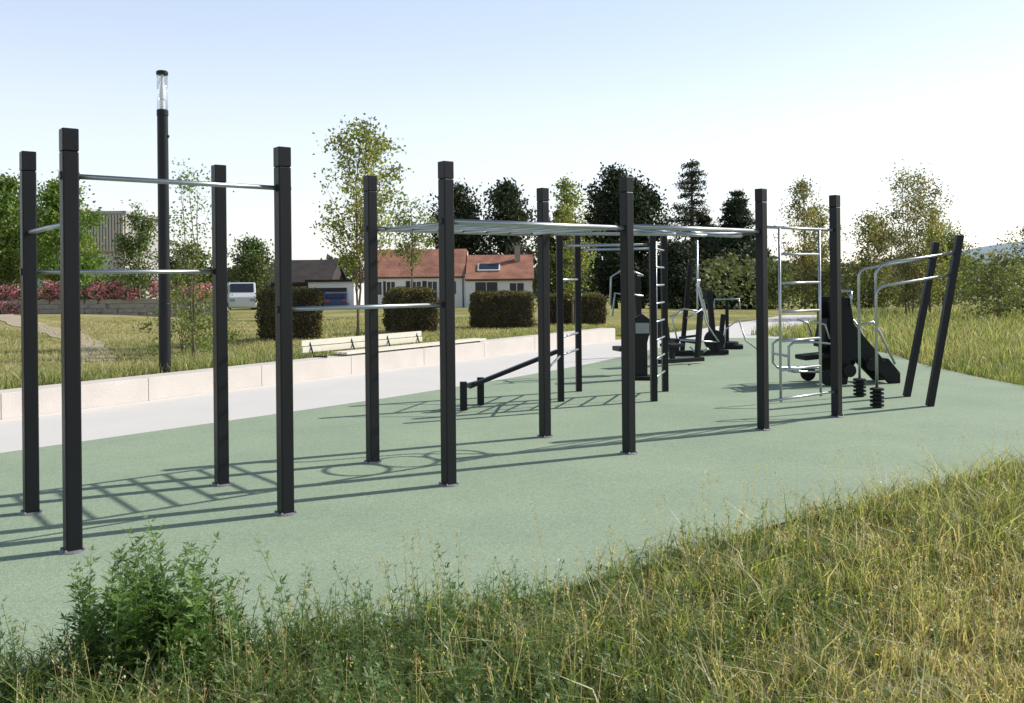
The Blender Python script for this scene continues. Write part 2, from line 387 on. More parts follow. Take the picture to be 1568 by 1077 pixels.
cs = root('information_console', (2.1, 15.1, .009), -.1)
b = B(); b.prism([(-.10, 0), (-.13, .60), (-.17, .98), (.03, 1.07), (.19, .95), (.10, .60), (.10, 0)], -.08, .08); b.obj('body', M_POST, cs, bevel=.012)
b = B(); b.box((0.02, -.09, .84), (.22, .008, .17)); b.obj('instruction_plate', M_PLATE, cs)
b = B(); b.box((0.0, .0, .03), (.42, .4, .06)); b.obj('foot', M_RUB, cs, bevel=.01)

lp = root('lat_pull_machine', (2.1, 15.9, .009), .3)
b = B(); b.beam((.1, 0, 0), (.05, 0, 1.75), .1, .1); b.box((-.15, 0, .45), (.4, .32, .08)); b.box((-.15, 0, .2), (.08, .08, .45)); b.obj('frame', M_POST, lp, bevel=.008)
b = B()
for y0 in (-.25, .25):
    b.tube([(.05, y0, 1.7), (-.15, y0, 1.78), (-.32, y0, 1.68), (-.34, y0, 1.2)], .018); b.tube([(.05, y0, 1.35), (-.25, y0, 1.4), (-.3, y0, 1.0)], .018)
b.tube([(.05, -.25, 1.7), (.05, .25, 1.7)], .018); b.obj('handles', M_STEEL, lp, smooth=True)

el = root('elliptical_trainer', (3.95, 19.6, .009), .15)
b = B(); b.box((0, 0, .06), (1.3, .12, .1)); b.beam((.35, 0, .06), (.25, 0, 1.25), .1, .12)
b.box((.22, 0, 1.28), (.12, .25, .2), 0, .3); b.box((-.15, .16, .28), (.45, .13, .04), 0, .15); b.box((-.25, -.16, .42), (.45, .13, .04), 0, -.1)
b.tube([(.35, -.06, .32), (.35, .06, .32)], .22, 22); b.box((-.55, 0, .22), (.1, .45, .3))
b.beam((-.2, .5, 0), (.0, .5, 1.95), .09, .09); b.beam((.65, .5, 0), (.75, .5, .85), .09, .09)
b.obj('body', M_RUB, el, bevel=.01)
b = B()
for y0, sh in ((-.24, -.12), (.24, .1)):
    b.tube([(.35, y0, .3), (.2 + sh, y0, .7), (.1 + sh, y0, 1.15), (.0 + sh, y0, 1.5), (.02 + sh, y0, 1.62)], .018)
    b.tube([(.3, y0, .3), (-.5, y0, .35)], .018)
b.tube([(.02, .1, 0), (.02, .1, 2.45)], .022)
b.tube([(.55, 0, .1), (.6, 0, .55), (.9, 0, .75), (1.05, 0, .3), (1.3, 0, .12)], .02)
b.tube([(-.5, -.2, .2), (-.65, -.2, .8), (-.45, -.2, .95)], .018)
b.obj('levers', M_STEEL, el, smooth=True)
rw_ = root('rowing_machine', (3.2, 17.6, .009), .5)
b = B(); b.box((0, 0, .08), (1.1, .1, .08)); b.box((-.2, 0, .38), (.34, .34, .06)); b.box((-.2, 0, .23), (.08, .08, .28)); b.beam((.4, 0, .08), (.5, 0, 1.05), .09, .09); b.box((-.42, 0, .68), (.06, .32, .4), 0, -.15); b.beam((-.36, 0, .36), (-.42, 0, .6), .05, .05); b.obj('body', M_RUB, rw_, bevel=.01)
b = B()
for y0 in (-.26, .26): b.tube([(.5, y0 * .3, 1.0), (.3, y0, 1.05), (.1, y0, .95), (-.05, y0, .9)], .017); b.tube([(.45, y0, .3), (.45, y0 * .3, .2)], .02)
b.obj('levers', M_STEEL, rw_, smooth=True)
st = root('balance_trainer', (5.0, 21.5, .009), -.2)
b = B(); b.box((0, 0, .05), (.7, .5, .08)); b.beam((0, 0, .05), (0, 0, 1.1), .08, .08); b.tube([(0, 0, .09), (0, 0, .16)], .26, 22); b.obj('body', M_RUB, st, bevel=.008)
b = B(); b.tube([(-.3, 0, .9), (-.28, 0, 1.15), (.28, 0, 1.15), (.3, 0, .9)], .018); b.obj('handle', M_STEEL, st, smooth=True)

# ---------------------------------------------------------------- street lamp
lx, ly = -5.2, 13.8; lz = float(gz(lx, ly))
lamp = root('street_lamp', (lx, ly, lz))
b = B(); b.lathe((0, 0, 0), [(.10, 0), (.10, .03), (.086, .04), (.086, 1.1), (.083, 1.11), (.078, 3.9), (.084, 3.91), (.084, 3.99), (.07, 4.0)], 20)
b.lathe((0, 0, 4.52), [(.082, 0), (.086, .01), (.086, .045), (.07, .06)], 20)
b.box((.0, -.083, 1.3), (.03, .02, .03)); b.box((.08, 0, 3.6), (.03, .03, .04)); b.box((.0, -.087, .7), (.07, .008, .35))
b.obj('pole', M_POST, lamp, smooth=False)
b = B(); b.lathe((0, 0, 4.0), [(.078, 0), (.078, .52)], 20); b.obj('glass_cylinder', M_LGLASS, lamp, smooth=True)
b = B(); b.lathe((0, 0, 4.0), [(.03, 0), (.03, .14), (.045, .16), (.02, .4), (.02, .52)], 12); b.obj('reflector', M_WHITE, lamp)

# ---------------------------------------------------------------- hedges
def hedge(x0, x1, y, dy, h, ang=0.0):
    cx = (x0 + x1) / 2; z0 = float(gz(cx, y)); r = root('box_hedge', (cx, y, z0), ang)
    w = x1 - x0
    b = B(); b.box((0, 0, h / 2 - .03), (w - .12, dy - .12, h - .1)); b.obj('inner_branches', M_BARKD, r)
    n = int(5200 * (w * h * 2 + dy * h * 2 + w * dy) / 4)
    P = rng.uniform(-1, 1, (n, 3))
    area = np.array([dy * h, dy * h, w * h, w * h, w * dy]); f = rng.choice(5, n, p=area / area.sum())
    P[f == 0, 0] = -1; P[f == 1, 0] = 1; P[f == 2, 1] = -1; P[f == 3, 1] = 1; P[f == 4, 2] = 1
    rad = np.power(np.sum(np.abs(P) ** 6, 1), 1 / 6.0)[:, None]; P = P / rad
    P = P * (1 + .03 * np.sin(P * 8 + 2 + x0).sum(1, keepdims=True)) * np.array([w / 2, dy / 2, h / 2]) + [0, 0, h / 2]
    P += rng.normal(0, .028, P.shape); P[:, 2] = np.maximum(P[:, 2], .02)
    V, F = leaf_cloud(P, rng.uniform(.04, .07, n), rng.uniform(.03, .045, n))
    tone = (0.55 + .75 * rng.random(n)) * (0.75 + .5 * vnoise(P[:, 0], P[:, 2], .25, 1))
    br = rng.random(n) < .35
    c = np.where(br[:, None], np.array([.19, .13, .07]), np.array([.10, .105, .04])) * tone[:, None]
    mesh_np('leaves', V, F, np.repeat(c, 4, 0), M_LEAF, r)
hedge(-6.05, -4.75, 22.4, 1.2, 1.2, .5); hedge(-3.45, -2.08, 25.2, 1.0, 1.15, .3); hedge(-1.2, .55, 27.0, 1.0, 1.02, .2); hedge(1.0, 2.95, 29.3, 1.0, .95, .1)

# ---------------------------------------------------------------- trees
def tree(name, x, y, Ht, cr, cb, nc, lpc, leaf, col, tr=.05, lean=0, sig=.2, shape='round', stems=1, mat=None, barkm=None, seed=0):
    z0 = float(gz(x, y)) - .03; r = root(name, (x, y, z0)); rs = random.Random(seed + int(x * 7 + y)); b = B()
    Cs = []; Cc = []
    col = np.array(col)
    def prof(t):
        if shape == 'round': return math.sqrt(max(.02, 1 - (2 * t - .92) ** 2 * .95))
        if shape == 'upright': return max(.12, (math.sin(math.pi * min(1, t * .85 + .12))) ** .8)
        if shape == 'cone': return max(.05, 1.0 - t * .93)
        if shape == 'bush': return math.sqrt(max(.05, 1 - (t * .98) ** 2))
        return 1
    trunks = []
    for s_ in range(stems):
        an = rs.uniform(0, 6.28); sp = 0 if stems == 1 else rs.uniform(.08, .22) * cr
        pts = []; ox = math.cos(an) * sp * .3; oy = math.sin(an) * sp * .3
        for k in range(9):
            t = k / 8; ox += rs.uniform(-.012, .012) * Ht + math.cos(an) * sp * .12; oy += rs.uniform(-.012, .012) * Ht + math.sin(an) * sp * .12
            pts.append(Vector((ox + lean * t, oy, t * Ht * .96)))
        b.tube(pts, [tr * (1.25 if k == 0 else 1) * (1 - .88 * k / 8) / (stems ** .4) for k in range(9)], 7)
        trunks.append(pts)
    def on(pts, t):
        q = max(0, min(7.999, t * 8)); k = int(q); return pts[k].lerp(pts[k + 1], q - k)
    for c in range(nc):
        pts = trunks[c % stems]
        t = rs.random() ** .85; h = cb + (1 - cb) * t
        ce = on(pts, min(1, h)); R = cr * prof(t) * (rs.random() ** .45) * rs.uniform(.75, 1.12); an = rs.uniform(0, 6.28)
        P = Vector((ce.x + math.cos(an) * R, ce.y + math.sin(an) * R, h * Ht + rs.uniform(-.02, .02) * Ht))
        st_ = on(pts, max(.12, h - .10 - .55 * R / Ht))
        mid = st_.lerp(P, .5) + Vector((0, 0, -.02 * Ht + rs.uniform(-.03, .03) * Ht * .5))
        r0 = tr * (1 - .8 * h) * .45
        b.tube([st_, mid, P], [r0, r0 * .6, r0 * .25], 4)
        for q in range(2):
            d = Vector((rs.gauss(0, 1), rs.gauss(0, 1), rs.gauss(.4, .8))).normalized() * sig * 1.3
            b.tube([mid.lerp(P, rs.random()), P + d], [r0 * .3, r0 * .1], 3)
        n = int(lpc * rs.uniform(.5, 1.4))
        g_ = rng.normal(0, 1, (n, 3)) * [sig, sig, sig * .72] * rs.uniform(.6, 1.3) + np.array(P)
        k = rng.random(n) < .25
        g_[k] = np.array(mid) + (np.array(P) - np.array(mid)) * rng.random((k.sum(), 1)) + rng.normal(0, sig * .5, (k.sum(), 3))
        tone = rs.uniform(.6, 1.3)
        Cs.append(g_); Cc.append(col * tone * (0.7 + .6 * rng.random((n, 1))) * np.array([1 + rs.uniform(-.12, .2), 1, 1]))
    C = np.concatenate(Cs); cc = np.concatenate(Cc); C[:, 2] = np.maximum(C[:, 2], .05)
    n = len(C); V, F = leaf_cloud(C, rng.uniform(.7, 1.3, n) * leaf, rng.uniform(.45, .7, n) * leaf)
    b.obj('trunk_and_limbs', barkm or M_BARK, r, smooth=True)
    mesh_np('foliage', V, F, np.repeat(cc, 4, 0), mat or M_LEAF, r); return r
def conifer(name, x, y, Ht, cr, col, cb=.08, levels=22, dens=1.0, droop=.15, leaf=.22, seed=0, ragged=.35, pw=.75):
    z0 = float(gz(x, y)) - .05; r = root(name, (x, y, z0)); rs = random.Random(seed); b = B()
    b.tube([(0, 0, 0), (.03, 0, Ht * .5), (0, .03, Ht * .98)], [Ht * .022, Ht * .014, Ht * .002], 7)
    Cs = []; Cc = []; col = np.array(col)
    for l in range(levels):
        t = (l + rs.random() * .7) / levels; h = Ht * (cb + (1 - cb) * t)
        R = cr * (1 - t) ** pw * rs.uniform(1 - ragged, 1.05) + .15
        for k in range(rs.randint(5, 8)):
            an = rs.uniform(0, 6.28); Lb = R * rs.uniform(.55, 1.1)
            e = Vector((math.cos(an) * Lb, math.sin(an) * Lb, h - droop * Lb + rs.uniform(-.1, .15)))
            m_ = Vector((math.cos(an) * Lb * .5, math.sin(an) * Lb * .5, h + .04 * Lb))
            b.tube([(0, 0, h), m_, e], [.03, .02, .008], 4)
            n = int(dens * (18 + 55 * Lb)); q = rng.random(n) ** .6
            p = (1 - q)[:, None] ** 2 * np.array([[0, 0, h]]) + 2 * (q * (1 - q))[:, None] * np.array(m_)[None] + (q ** 2)[:, None] * np.array(e)[None]
            wd = .16 + .22 * np.sin(q * math.pi)[:, None] * Lb * .6
            p = p + rng.normal(0, 1, (n, 3)) * np.concatenate([wd, wd, wd * .35 + .04], 1)
            Cs.append(p); Cc.append(col * rs.uniform(.6, 1.35) * (0.7 + .6 * rng.random((n, 1))))
    C = np.concatenate(Cs); cc = np.concatenate(Cc); n = len(C)
    V, F = leaf_cloud(C, rng.uniform(.7, 1.4, n) * leaf, rng.uniform(.25, .5, n) * leaf)
    b.obj('trunk_and_limbs', M_BARKD, r, smooth=True); mesh_np('needles', V, F, np.repeat(cc, 4, 0), M_NEEDLE, r)

YG = (.24, .27, .07); LG = (.17, .22, .07); MG = (.10, .14, .045); DG = (.04, .058, .028); OL = (.22, .21, .085)
tree('young_birch_tree', -3.85, 22.3, 5.25, 1.12, .34, 100, 58, .095, YG, .045, .1, .16, 'round', 2, seed=3)
tree('young_alder_tree', -6.1, 17.7, 3.65, .55, .14, 48, 45, .065, LG, .03, .05, .13, 'upright', 3, seed=5)
tree('leafy_shrub', -6.6, 18.6, 1.15, .9, .1, 26, 60, .065, LG, .02, 0, .14, 'bush', 4, seed=8)
tree('leafy_shrub', -5.5, 17.2, .8, .6, .1, 14, 60, .06, LG, .02, 0, .12, 'bush', 4, seed=9)
tree('young_maple_tree', 1.9, 28.3, 4.4, .75, .25, 60, 52, .10, YG, .04, .05, .16, 'upright', 1, seed=11)
tree('young_maple_tree', -3.9, 35, 4.4, .95, .5, 40, 55, .11, (.17, .22, .07), .05, 0, .2, 'round', 1, seed=13)
tree('plane_tree', -24.5, 45, 6.3, 2.0, .25, 80, 120, .2, (.14, .22, .05), .12, 0, .38, 'round', 1, seed=21)
tree('plane_tree', -20.4, 42, 5.9, 1.75, .22, 75, 120, .18, (.16, .25, .05), .1, 0, .34, 'round', 1, seed=22)
tree('plane_tree', -25.5, 40, 4.3, 1.3, .2, 40, 100, .16, (.12, .18, .05), .09, 0, .3, 'round', 1, seed=23)
tree('ornamental_tree', -16.1, 40, 4.7, .85, .22, 45, 100, .13, (.13, .18, .07), .06, 0, .22, 'round', 1, seed=24)
tree('leafy_shrub', -17.6, 41, 1.9, 1.0, .1, 30, 90, .13, MG, .03, 0, .25, 'bush', 3, seed=25)
tree('broadleaf_tree', -18.6, 66, 5.0, 1.6, .3, 45, 100, .22, (.10, .14, .05), .1, 0, .38, 'round', 1, seed=26)
tree('broadleaf_tree', -22.8, 66, 4.8, 2.0, .1, 45, 100, .25, MG, .1, 0, .42, 'round', 1, seed=27)
tree('dark_lime_tree', -5.6, 104, 12.6, 3.2, .18, 70, 160, .42, DG, .3, 0, .68, 'round', 1, mat=M_NEEDLE, barkm=M_BARKD, seed=31)
tree('dark_lime_tree', -.6, 102, 12.8, 3.3, .15, 75, 160, .42, DG, .3, 0, .68, 'round', 1, mat=M_NEEDLE, barkm=M_BARKD, seed=32)
tree('walnut_tree', 4.6, 88, 8.6, 2.6, .1, 60, 130, .36, (.08, .095, .035), .2, 0, .6, 'round', 1, seed=33)
tree('walnut_tree', 3.6, 66, 4.2, 1.6, .05, 40, 110, .28, MG, .1, 0, .42, 'bush', 2, seed=34)
tree('black_pine_tree', 8.1, 74, 11.0, 2.7, .12, 100, 165, .32, DG, .25, .4, .48, 'round', 1, mat=M_NEEDLE, barkm=M_BARKD, seed=35)
tree('black_pine_tree', 10.7, 76, 9.9, 2.2, .12, 75, 155, .32, DG, .22, .3, .48, 'round', 1, mat=M_NEEDLE, barkm=M_BARKD, seed=36)
conifer('spruce_tree', 13.7, 70, 11.4, 3.0, (.065, .078, .05), .06, 22, .8, .0, .24, 41, .5, .5)
conifer('dark_fir_tree', 17.1, 70, 9.0, 3.1, DG, .03, 26, 2.0, .2, .26, 42, .3, .6)
conifer('dark_fir_tree', 15.4, 74, 7.6, 2.8, DG, .02, 24, 2.0, .2, .26, 43, .3, .6)
tree('dark_yew_tree', 11.6, 66, 4.6, 2.6, .02, 60, 140, .28, DG, .2, 0, .5, 'bush', 3, mat=M_NEEDLE, barkm=M_BARKD, seed=44)
tree('dark_yew_tree', 15.6, 62, 3.8, 2.3, .02, 50, 140, .28, DG, .2, 0, .5, 'bush', 3, mat=M_NEEDLE, barkm=M_BARKD, seed=45)
tree('silver_birch_tree', 16.6, 52, 7.4, 1.35, .1, 75, 55, .15, OL, .07, .2, .26, 'upright', 2, seed=51)
tree('silver_birch_tree', 18.4, 55, 6.0, 1.3, .1, 60, 60, .16, (.17, .19, .07), .07, .0, .28, 'upright', 2, seed=52)
tree('hawthorn_tree', 20.9, 54, 5.4, 1.8, .05, 70, 80, .17, (.17, .19, .07), .07, 0, .32, 'round', 2, seed=53)
tree('silver_birch_tree', 16.6, 38.5, 6.1, 1.6, .12, 120, 50, .12, OL, .06, .1, .21, 'upright', 3, seed=54)
tree('silver_birch_tree', 17.9, 39.5, 4.4, 1.2, .1, 55, 46, .12, YG, .05, .2, .20, 'upright', 3, seed=55)
tree('hawthorn_tree', 24.3, 52, 4.4, 1.8, .05, 60, 80, .17, (.15, .18, .07), .07, 0, .32, 'round', 2, seed=56)
tree('leafy_shrub', 18.4, 35, 2.5, 1.1, .08, 36, 70, .12, (.17, .20, .09), .03, 0, .22, 'bush', 3, seed=57)
tree('leafy_shrub', 20.7, 37, 3.4, 1.1, .08, 44, 70, .12, (.17, .20, .09), .03, 0, .22, 'upright', 3, seed=58)
tree('leafy_shrub', 14.3, 50, 2.2, 1.2, .05, 36, 80, .14, (.13, .16, .06), .03, 0, .26, 'bush', 3, seed=59)

def belt(name, x0, x1, y, hmin, hmax, n, leaf, col, depth=8, seed=0):
    xs = rng.uniform(x0, x1, n); hh = hmin + (hmax - hmin) * (vnoise(xs, xs * 0, 5.5, seed) * .6 + vnoise(xs, xs * 0, 1.9, seed + 2) * .4)
    z = hh * rng.random(n) ** .7; ys = y + rng.uniform(-depth / 2, depth / 2, n)
    C = np.stack([xs, ys, z + gz(xs, ys)], 1); V, F = leaf_cloud(C, rng.uniform(.7, 1.4, n) * leaf, rng.uniform(.6, 1, n) * leaf)
    c = np.array(col) * (.55 + .5 * rng.random((n, 1)) + .5 * vnoise(xs, z * 2, 2.2, seed + 4)[:, None])
    mesh_np(name, V, F, np.repeat(c, 4, 0), M_NEEDLE)
belt('distant_tree_line', -130, 160, 125, 2.5, 6.5, 36000, .8, (.10, .125, .075), 12, 1)
belt('meadow_scrub', 12, 60, 58, 1.2, 3.6, 13000, .28, (.17, .19, .08), 8, 3)
belt('garden_shrubs', -30, -20.5, 52, .8, 2.3, 4500, .22, (.12, .15, .055), 4, 5)

def hill():
    xs = np.linspace(150, 1400, 60); ys = np.linspace(700, 1300, 14); X, Y = np.meshgrid(xs, ys)
    ridge = 44 * sstep(390, 560, X) * (1 + .10 * np.sin(X * .021)) + 36 * sstep(560, 900, X)
    Z = -2 + ridge * np.sin(np.clip((Y - 700) / 600, 0, 1) * math.pi) ** .8
    V = np.stack([X, Y, Z], -1).reshape(-1, 3); I, J = np.meshgrid(np.arange(59), np.arange(13)); b0 = (J * 60 + I).ravel()
    mesh_np('distant_hill', V, np.stack([b0, b0 + 1, b0 + 61, b0 + 60], 1), None, simple('haze_tinted_wooded_hill', (.27, .36, .42), .95, 0, .1, .02))  # pale blue distance haze is put into the hill's base colour
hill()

# ---------------------------------------------------------------- buildings
def gable(b, x0, x1, y0, y1, ze, zr, ov=.25, th=.14):
    ym = (y0 + y1) / 2; sl = (zr - ze) / (ym - y0); a0 = y0 - ov; a1 = y1 + ov; z0 = ze - sl * ov
    v = []
    for x in (x0 - ov * .6, x1 + ov * .6):
        v += [(x, a0, z0), (x, ym, zr), (x, a1, z0), (x, a1, z0 - th), (x, ym, zr - th), (x, a0, z0 - th)]
    f = [[0, 6, 7, 1], [1, 7, 8, 2], [2, 8, 9, 3], [3, 9, 10, 4], [4, 10, 11, 5], [5, 11, 6, 0], [0, 1, 4, 5], [1, 2, 3, 4], [6, 11, 10, 7], [7, 10, 9, 8]]
    b.add(v, f)
def walls(b, x0, x1, y0, y1, z0, ze, zr):
    ym = (y0 + y1) / 2
    v = [(x0, y0, z0), (x1, y0, z0), (x1, y1, z0), (x0, y1, z0), (x0, y0, ze), (x1, y0, ze), (x1, y1, ze), (x0, y1, ze), (x0, ym, zr - .1), (x1, ym, zr - .1)]
    b.add(v, [[0, 1, 5, 4], [2, 3, 7, 6], [1, 2, 6, 9, 5], [3, 0, 4, 8, 7]])
def window(fr, gl, x, y, z, w, h, shutters=None):
    t = .07
    fr.box((x, y - .02, z + h / 2 + t / 2), (w + 2 * t, .08, t)); fr.box((x, y - .03, z - h / 2 - t / 2), (w + 2 * t + .1, .12, t))
    fr.box((x - w / 2 - t / 2, y - .02, z), (t, .08, h)); fr.box((x + w / 2 + t / 2, y - .02, z), (t, .08, h)); fr.box((x, y - .02, z), (.05, .06, h))
    gl.box((x, y - .006, z), (w, .02, h))
    if shutters is not None:
        for s_ in (-1, 1): shutters.box((x + s_ * (w * .75 + .12), y - .03, z), (w * .45, .05, h + .1))
hs = root('white_farmhouse', (0, 0, -.9))
w = B(); walls(w, -12.9, -4.0, 80, 88, 0, 3.1, 5.45); walls(w, -4.0, 1.75, 79, 87.4, 0, 2.8, 4.85); w.obj('walls', M_WHITE, hs)
r_ = B(); gable(r_, -12.9, -4.25, 80, 88, 3.1, 5.45); r_.obj('roof_left', M_ROOF, hs)
r_ = B(); gable(r_, -3.85, 1.75, 79, 87.4, 2.8, 4.85); r_.obj('roof_right', M_ROOF, hs)
fr = B(); gl = B(); sh = B()
for x, ww, hh in ((-11.7, .8, 1.1), (-10.5, .7, 1.1), (-8.3, .8, 1.1), (-6.9, .8, 1.1), (-5.3, .9, 1.1)): window(fr, gl, x, 80, 1.95, ww, hh, sh if x == -8.3 or x == -11.7 else None)
for x, ww, hh in ((-2.2, 1.9, 1.3), (.4, 1.2, 1.1)): window(fr, gl, x, 79, 1.75, ww, hh)
fr.obj('window_frames', M_WHITE, hs); gl.obj('window_glass', M_GLASSD, hs); sh.obj('shutters', M_DARK, hs)
d_ = B(); d_.box((-9.45, 79.97, 1.05), (.95, .06, 2.1)); d_.obj('doors', M_DARK, hs)
ch = B(); ch.box((.5, 82.1, 4.6), (.5, .5, 1.9)); ch.box((.5, 82.1, 5.58), (.64, .64, .08)); ch.box((-9.5, 84.4, 5.6), (.5, .5, .9)); ch.obj('chimneys', M_STONE, hs)
sl = math.atan2(2.05, 4.2)
sk = B(); sk.box((-2.0, 80.7, 3.75), (1.7, 1.1, .1), 0, 0, sl); sk.obj('roof_window', M_GLASSD, hs)
sk = B(); sk.box((-2.0, 80.69, 3.70), (1.95, 1.35, .1), 0, 0, sl); sk.obj('roof_window_frame', M_WHITE, hs)
gt = B(); gt.tube([(-13, 79.70, 2.85), (-4.2, 79.70, 2.85)], .06, 6); gt.tube([(-4, 78.7, 2.58), (2, 78.7, 2.58)], .06, 6); gt.tube([(-4.25, 79.9, .1), (-4.25, 79.9, 2.8)], .05, 6); gt.obj('gutters', M_DARK, hs)

sh_ = root('dark_roofed_barn', (0, 0, -.8))
w = B(); walls(w, -20.5, -15.2, 77, 84, 0, 2.6, 4.4); w.obj('walls', M_DARK, sh_)
r_ = B(); gable(r_, -20.5, -15.2, 77, 84, 2.6, 4.4); r_.obj('roof', M_ROOFD, sh_)
fr = B(); gl = B(); window(fr, gl, -19, 77, 1.5, 1, 1); window(fr, gl, -16.6, 77, 1.5, 1, 1); fr.obj('window_frames', M_WHITE, sh_); gl.obj('window_glass', M_GLASSD, sh_)
ga = root('white_garage', (0, 0, -.85))
w = B(); w.box((-14.3, 75.4, 1.25), (3.6, 5, 2.5)); w.obj('walls', M_WHITE, ga)
w = B(); w.box((-14.3, 75.35, 2.6), (4.0, 5.5, .18)); w.obj('flat_roof', M_ROOFD, ga)
w = B()
for k in range(7): w.box((-14.3, 72.86, .16 + k * .29), (2.5, .06, .27))
w.obj('door', M_DARK, ga)

ih = root('industrial_hall', (0, 0, -.5))
w = B(); w.box((-57, 98, 4.6), (36, 10, 9.2)); w.obj('lower_walls', M_GREY, ih)
w = B()
for k in range(120): w.box((-75 + k * .302 + .1, 92.5, 7.3), (.2, .25, 3.6))
w.box((-57, 92.78, 7.3), (36.6, .3, 3.8)); w.obj('corrugated_cladding', simple('cladding', (.48, .44, .40), .6, 0, .06, 1), ih)
w = B(); w.box((-57, 98, 9.35), (36.8, 11, .3)); w.box((-50, 99, 9.9), (10, 6, .8)); w.obj('roof', M_GREY, ih)
w = B(); w.box((-47.5, 92.9, 3.8), (8, .1, 1.0)); w.box((-61, 92.9, 3.8), (10, .1, 1.0)); w.obj('window_band', M_GLASSD, ih)

sw = root('dry_stone_wall', (0, 0, 0))
b = B()
xx = -26.0
while xx < -12.6:
    for row in range(4):
        wv = random.uniform(.3, .6); b.box((xx + random.uniform(0, .2), 40 + random.uniform(-.03, .03), .30 + row * .2), (wv, .4, .195), 0, random.uniform(-.02, .02))
    xx += .36
b.box((-19.3, 40.05, .55), (13.4, .3, .8)); b.obj('stones', M_STONE, sw, bevel=.02)
def flower_bush(x, y, z, rr, hh):
    n = int(900 * rr * (hh + .3)); d = unit(n) * (rng.random((n, 1)) ** .3); C = np.array([x, y, z + hh * .45]) + d * [rr, rr * .7, hh * .55]
    C[:, 2] = np.maximum(C[:, 2], z - .15); V, F = leaf_cloud(C, rng.uniform(.07, .13, n), rng.uniform(.06, .1, n))
    pk = rng.random(n) < .25 + .6 * vnoise(C[:, 0], C[:, 2], .18, x)
    c = np.where(pk[:, None], np.array([.74, .28, .46]), np.array([.08, .13, .04])) * (.7 + .6 * rng.random((n, 1)))
    return V, F, np.repeat(c, 4, 0)
def flower_bed(name, x0, x1, y, z):
    Vs = []; Fs = []; Cs = []; o = 0; x = x0
    while x < x1:
        rr = random.uniform(.35, .7); V, F, c = flower_bush(x, y + random.uniform(-.15, .15), z, rr, random.uniform(.35, .85)); Vs.append(V); Fs.append(F + o); Cs.append(c); o += len(V)
        x += rr * random.uniform(1.1, 2.6)
    mesh_np(name, np.concatenate(Vs), np.concatenate(Fs), np.concatenate(Cs), M_LEAF)
flower_bed('pink_flower_bed', -23, -12.6, 39.8, 1.02); flower_bed('pink_flower_bed', -27, -21, 38.4, .45)
# narrow worn path over the bank
cv = [Vector((-7.6 - 8.6 * t, 16.6 + 13.5 * t + 1.2 * math.sin(t * 5), 0)) for t in np.linspace(0, 1, 30)]
vs = []; fs = []
for k, c in enumerate(cv):
    t = (cv[min(k + 1, len(cv) - 1)] - cv[max(k - 1, 0)]).normalized(); nn = Vector((-t.y, t.x, 0))
    for q in (-1, -.5, 0, .5, 1):
        p = c + nn * .38 * q * (1 + .2 * math.sin(k * 1.7)); vs.append((p.x, p.y, float(gz(p.x, p.y)) + .012))
for k in range(len(cv) - 1):
    for q in range(4): fs.append([k * 5 + q, k * 5 + q + 1, k * 5 + q + 6, k * 5 + q + 5])
me = bpy.data.meshes.new('worn_dirt_path'); me.from_pydata(vs, [], fs); me.materials.append(M_GRAV); COL.objects.link(bpy.data.objects.new('worn_dirt_path', me))

def car(name, x, y, rz, mat, van=False):
    z0 = float(gz(x, y)); r = root(name, (x, y, z0), rz); hw = .86
    if van: body = [(-2.2, .35), (-2.25, 1.0), (-2.15, 1.85), (-2.0, 1.92), (.9, 1.92), (1.6, 1.2), (2.25, 1.02), (2.3, .4), (2.2, .3), (-2.1, .3)]
    else: body = [(-2.05, .35), (-2.1, .85), (-1.95, 1.0), (-1.6, 1.42), (-.2, 1.46), (.7, 1.0), (1.9, .85), (2.05, .6), (2.0, .3), (-1.95, .3)]
    b = B(); b.prism(body, -hw, hw); b.obj('body', mat, r, bevel=.07)
    g_ = B()
    if van:
        g_.prism([(.0, 1.2), (.0, 1.68), (.75, 1.68), (1.15, 1.2)], -hw - .01, hw + .01); g_.box((-2.235, 0, 1.45), (.06, 1.3, .45), 0, .1)
        g_.box((1.29, 0, 1.57), (.05, 1.45, .7), 0, -.72)
    else:
        g_.prism([(-1.5, 1.0), (-1.35, 1.33), (-.25, 1.36), (.45, 1.0)], -hw - .01, hw + .01); g_.box((-1.80, 0, 1.2), (.05, 1.3, .4), 0, .68); g_.box((.27, 0, 1.24), (.05, 1.35, .5), 0, -1.1)
    g_.obj('windows', M_GLASSD, r)
    wv = B()
    for px in (-1.3, 1.35):
        for py in (-hw + .06, hw - .06): wv.tube([(px, py - .1, .32), (px, py + .1, .32)], .32, 18)
    wv.obj('wheels', M_RUB, r)
    t_ = B()
    for py in (-.65, .65): t_.box((-2.12 if not van else -2.24, py, .85), (.06, .28, .18))
    t_.obj('tail_lights', M_RED, r)
    h_ = B()
    for py in (-.62, .62): h_.box((2.0 if not van else 2.27, py, .68 if not van else .8), (.08, .3, .16))
    h_.obj('headlights', M_PLATE, r)
car('blue_parked_car', -13.4, 70.5, 1.72, M_PAINTB); car('white_parked_van', -17.9, 61, -1.25, M_PAINTW, True)

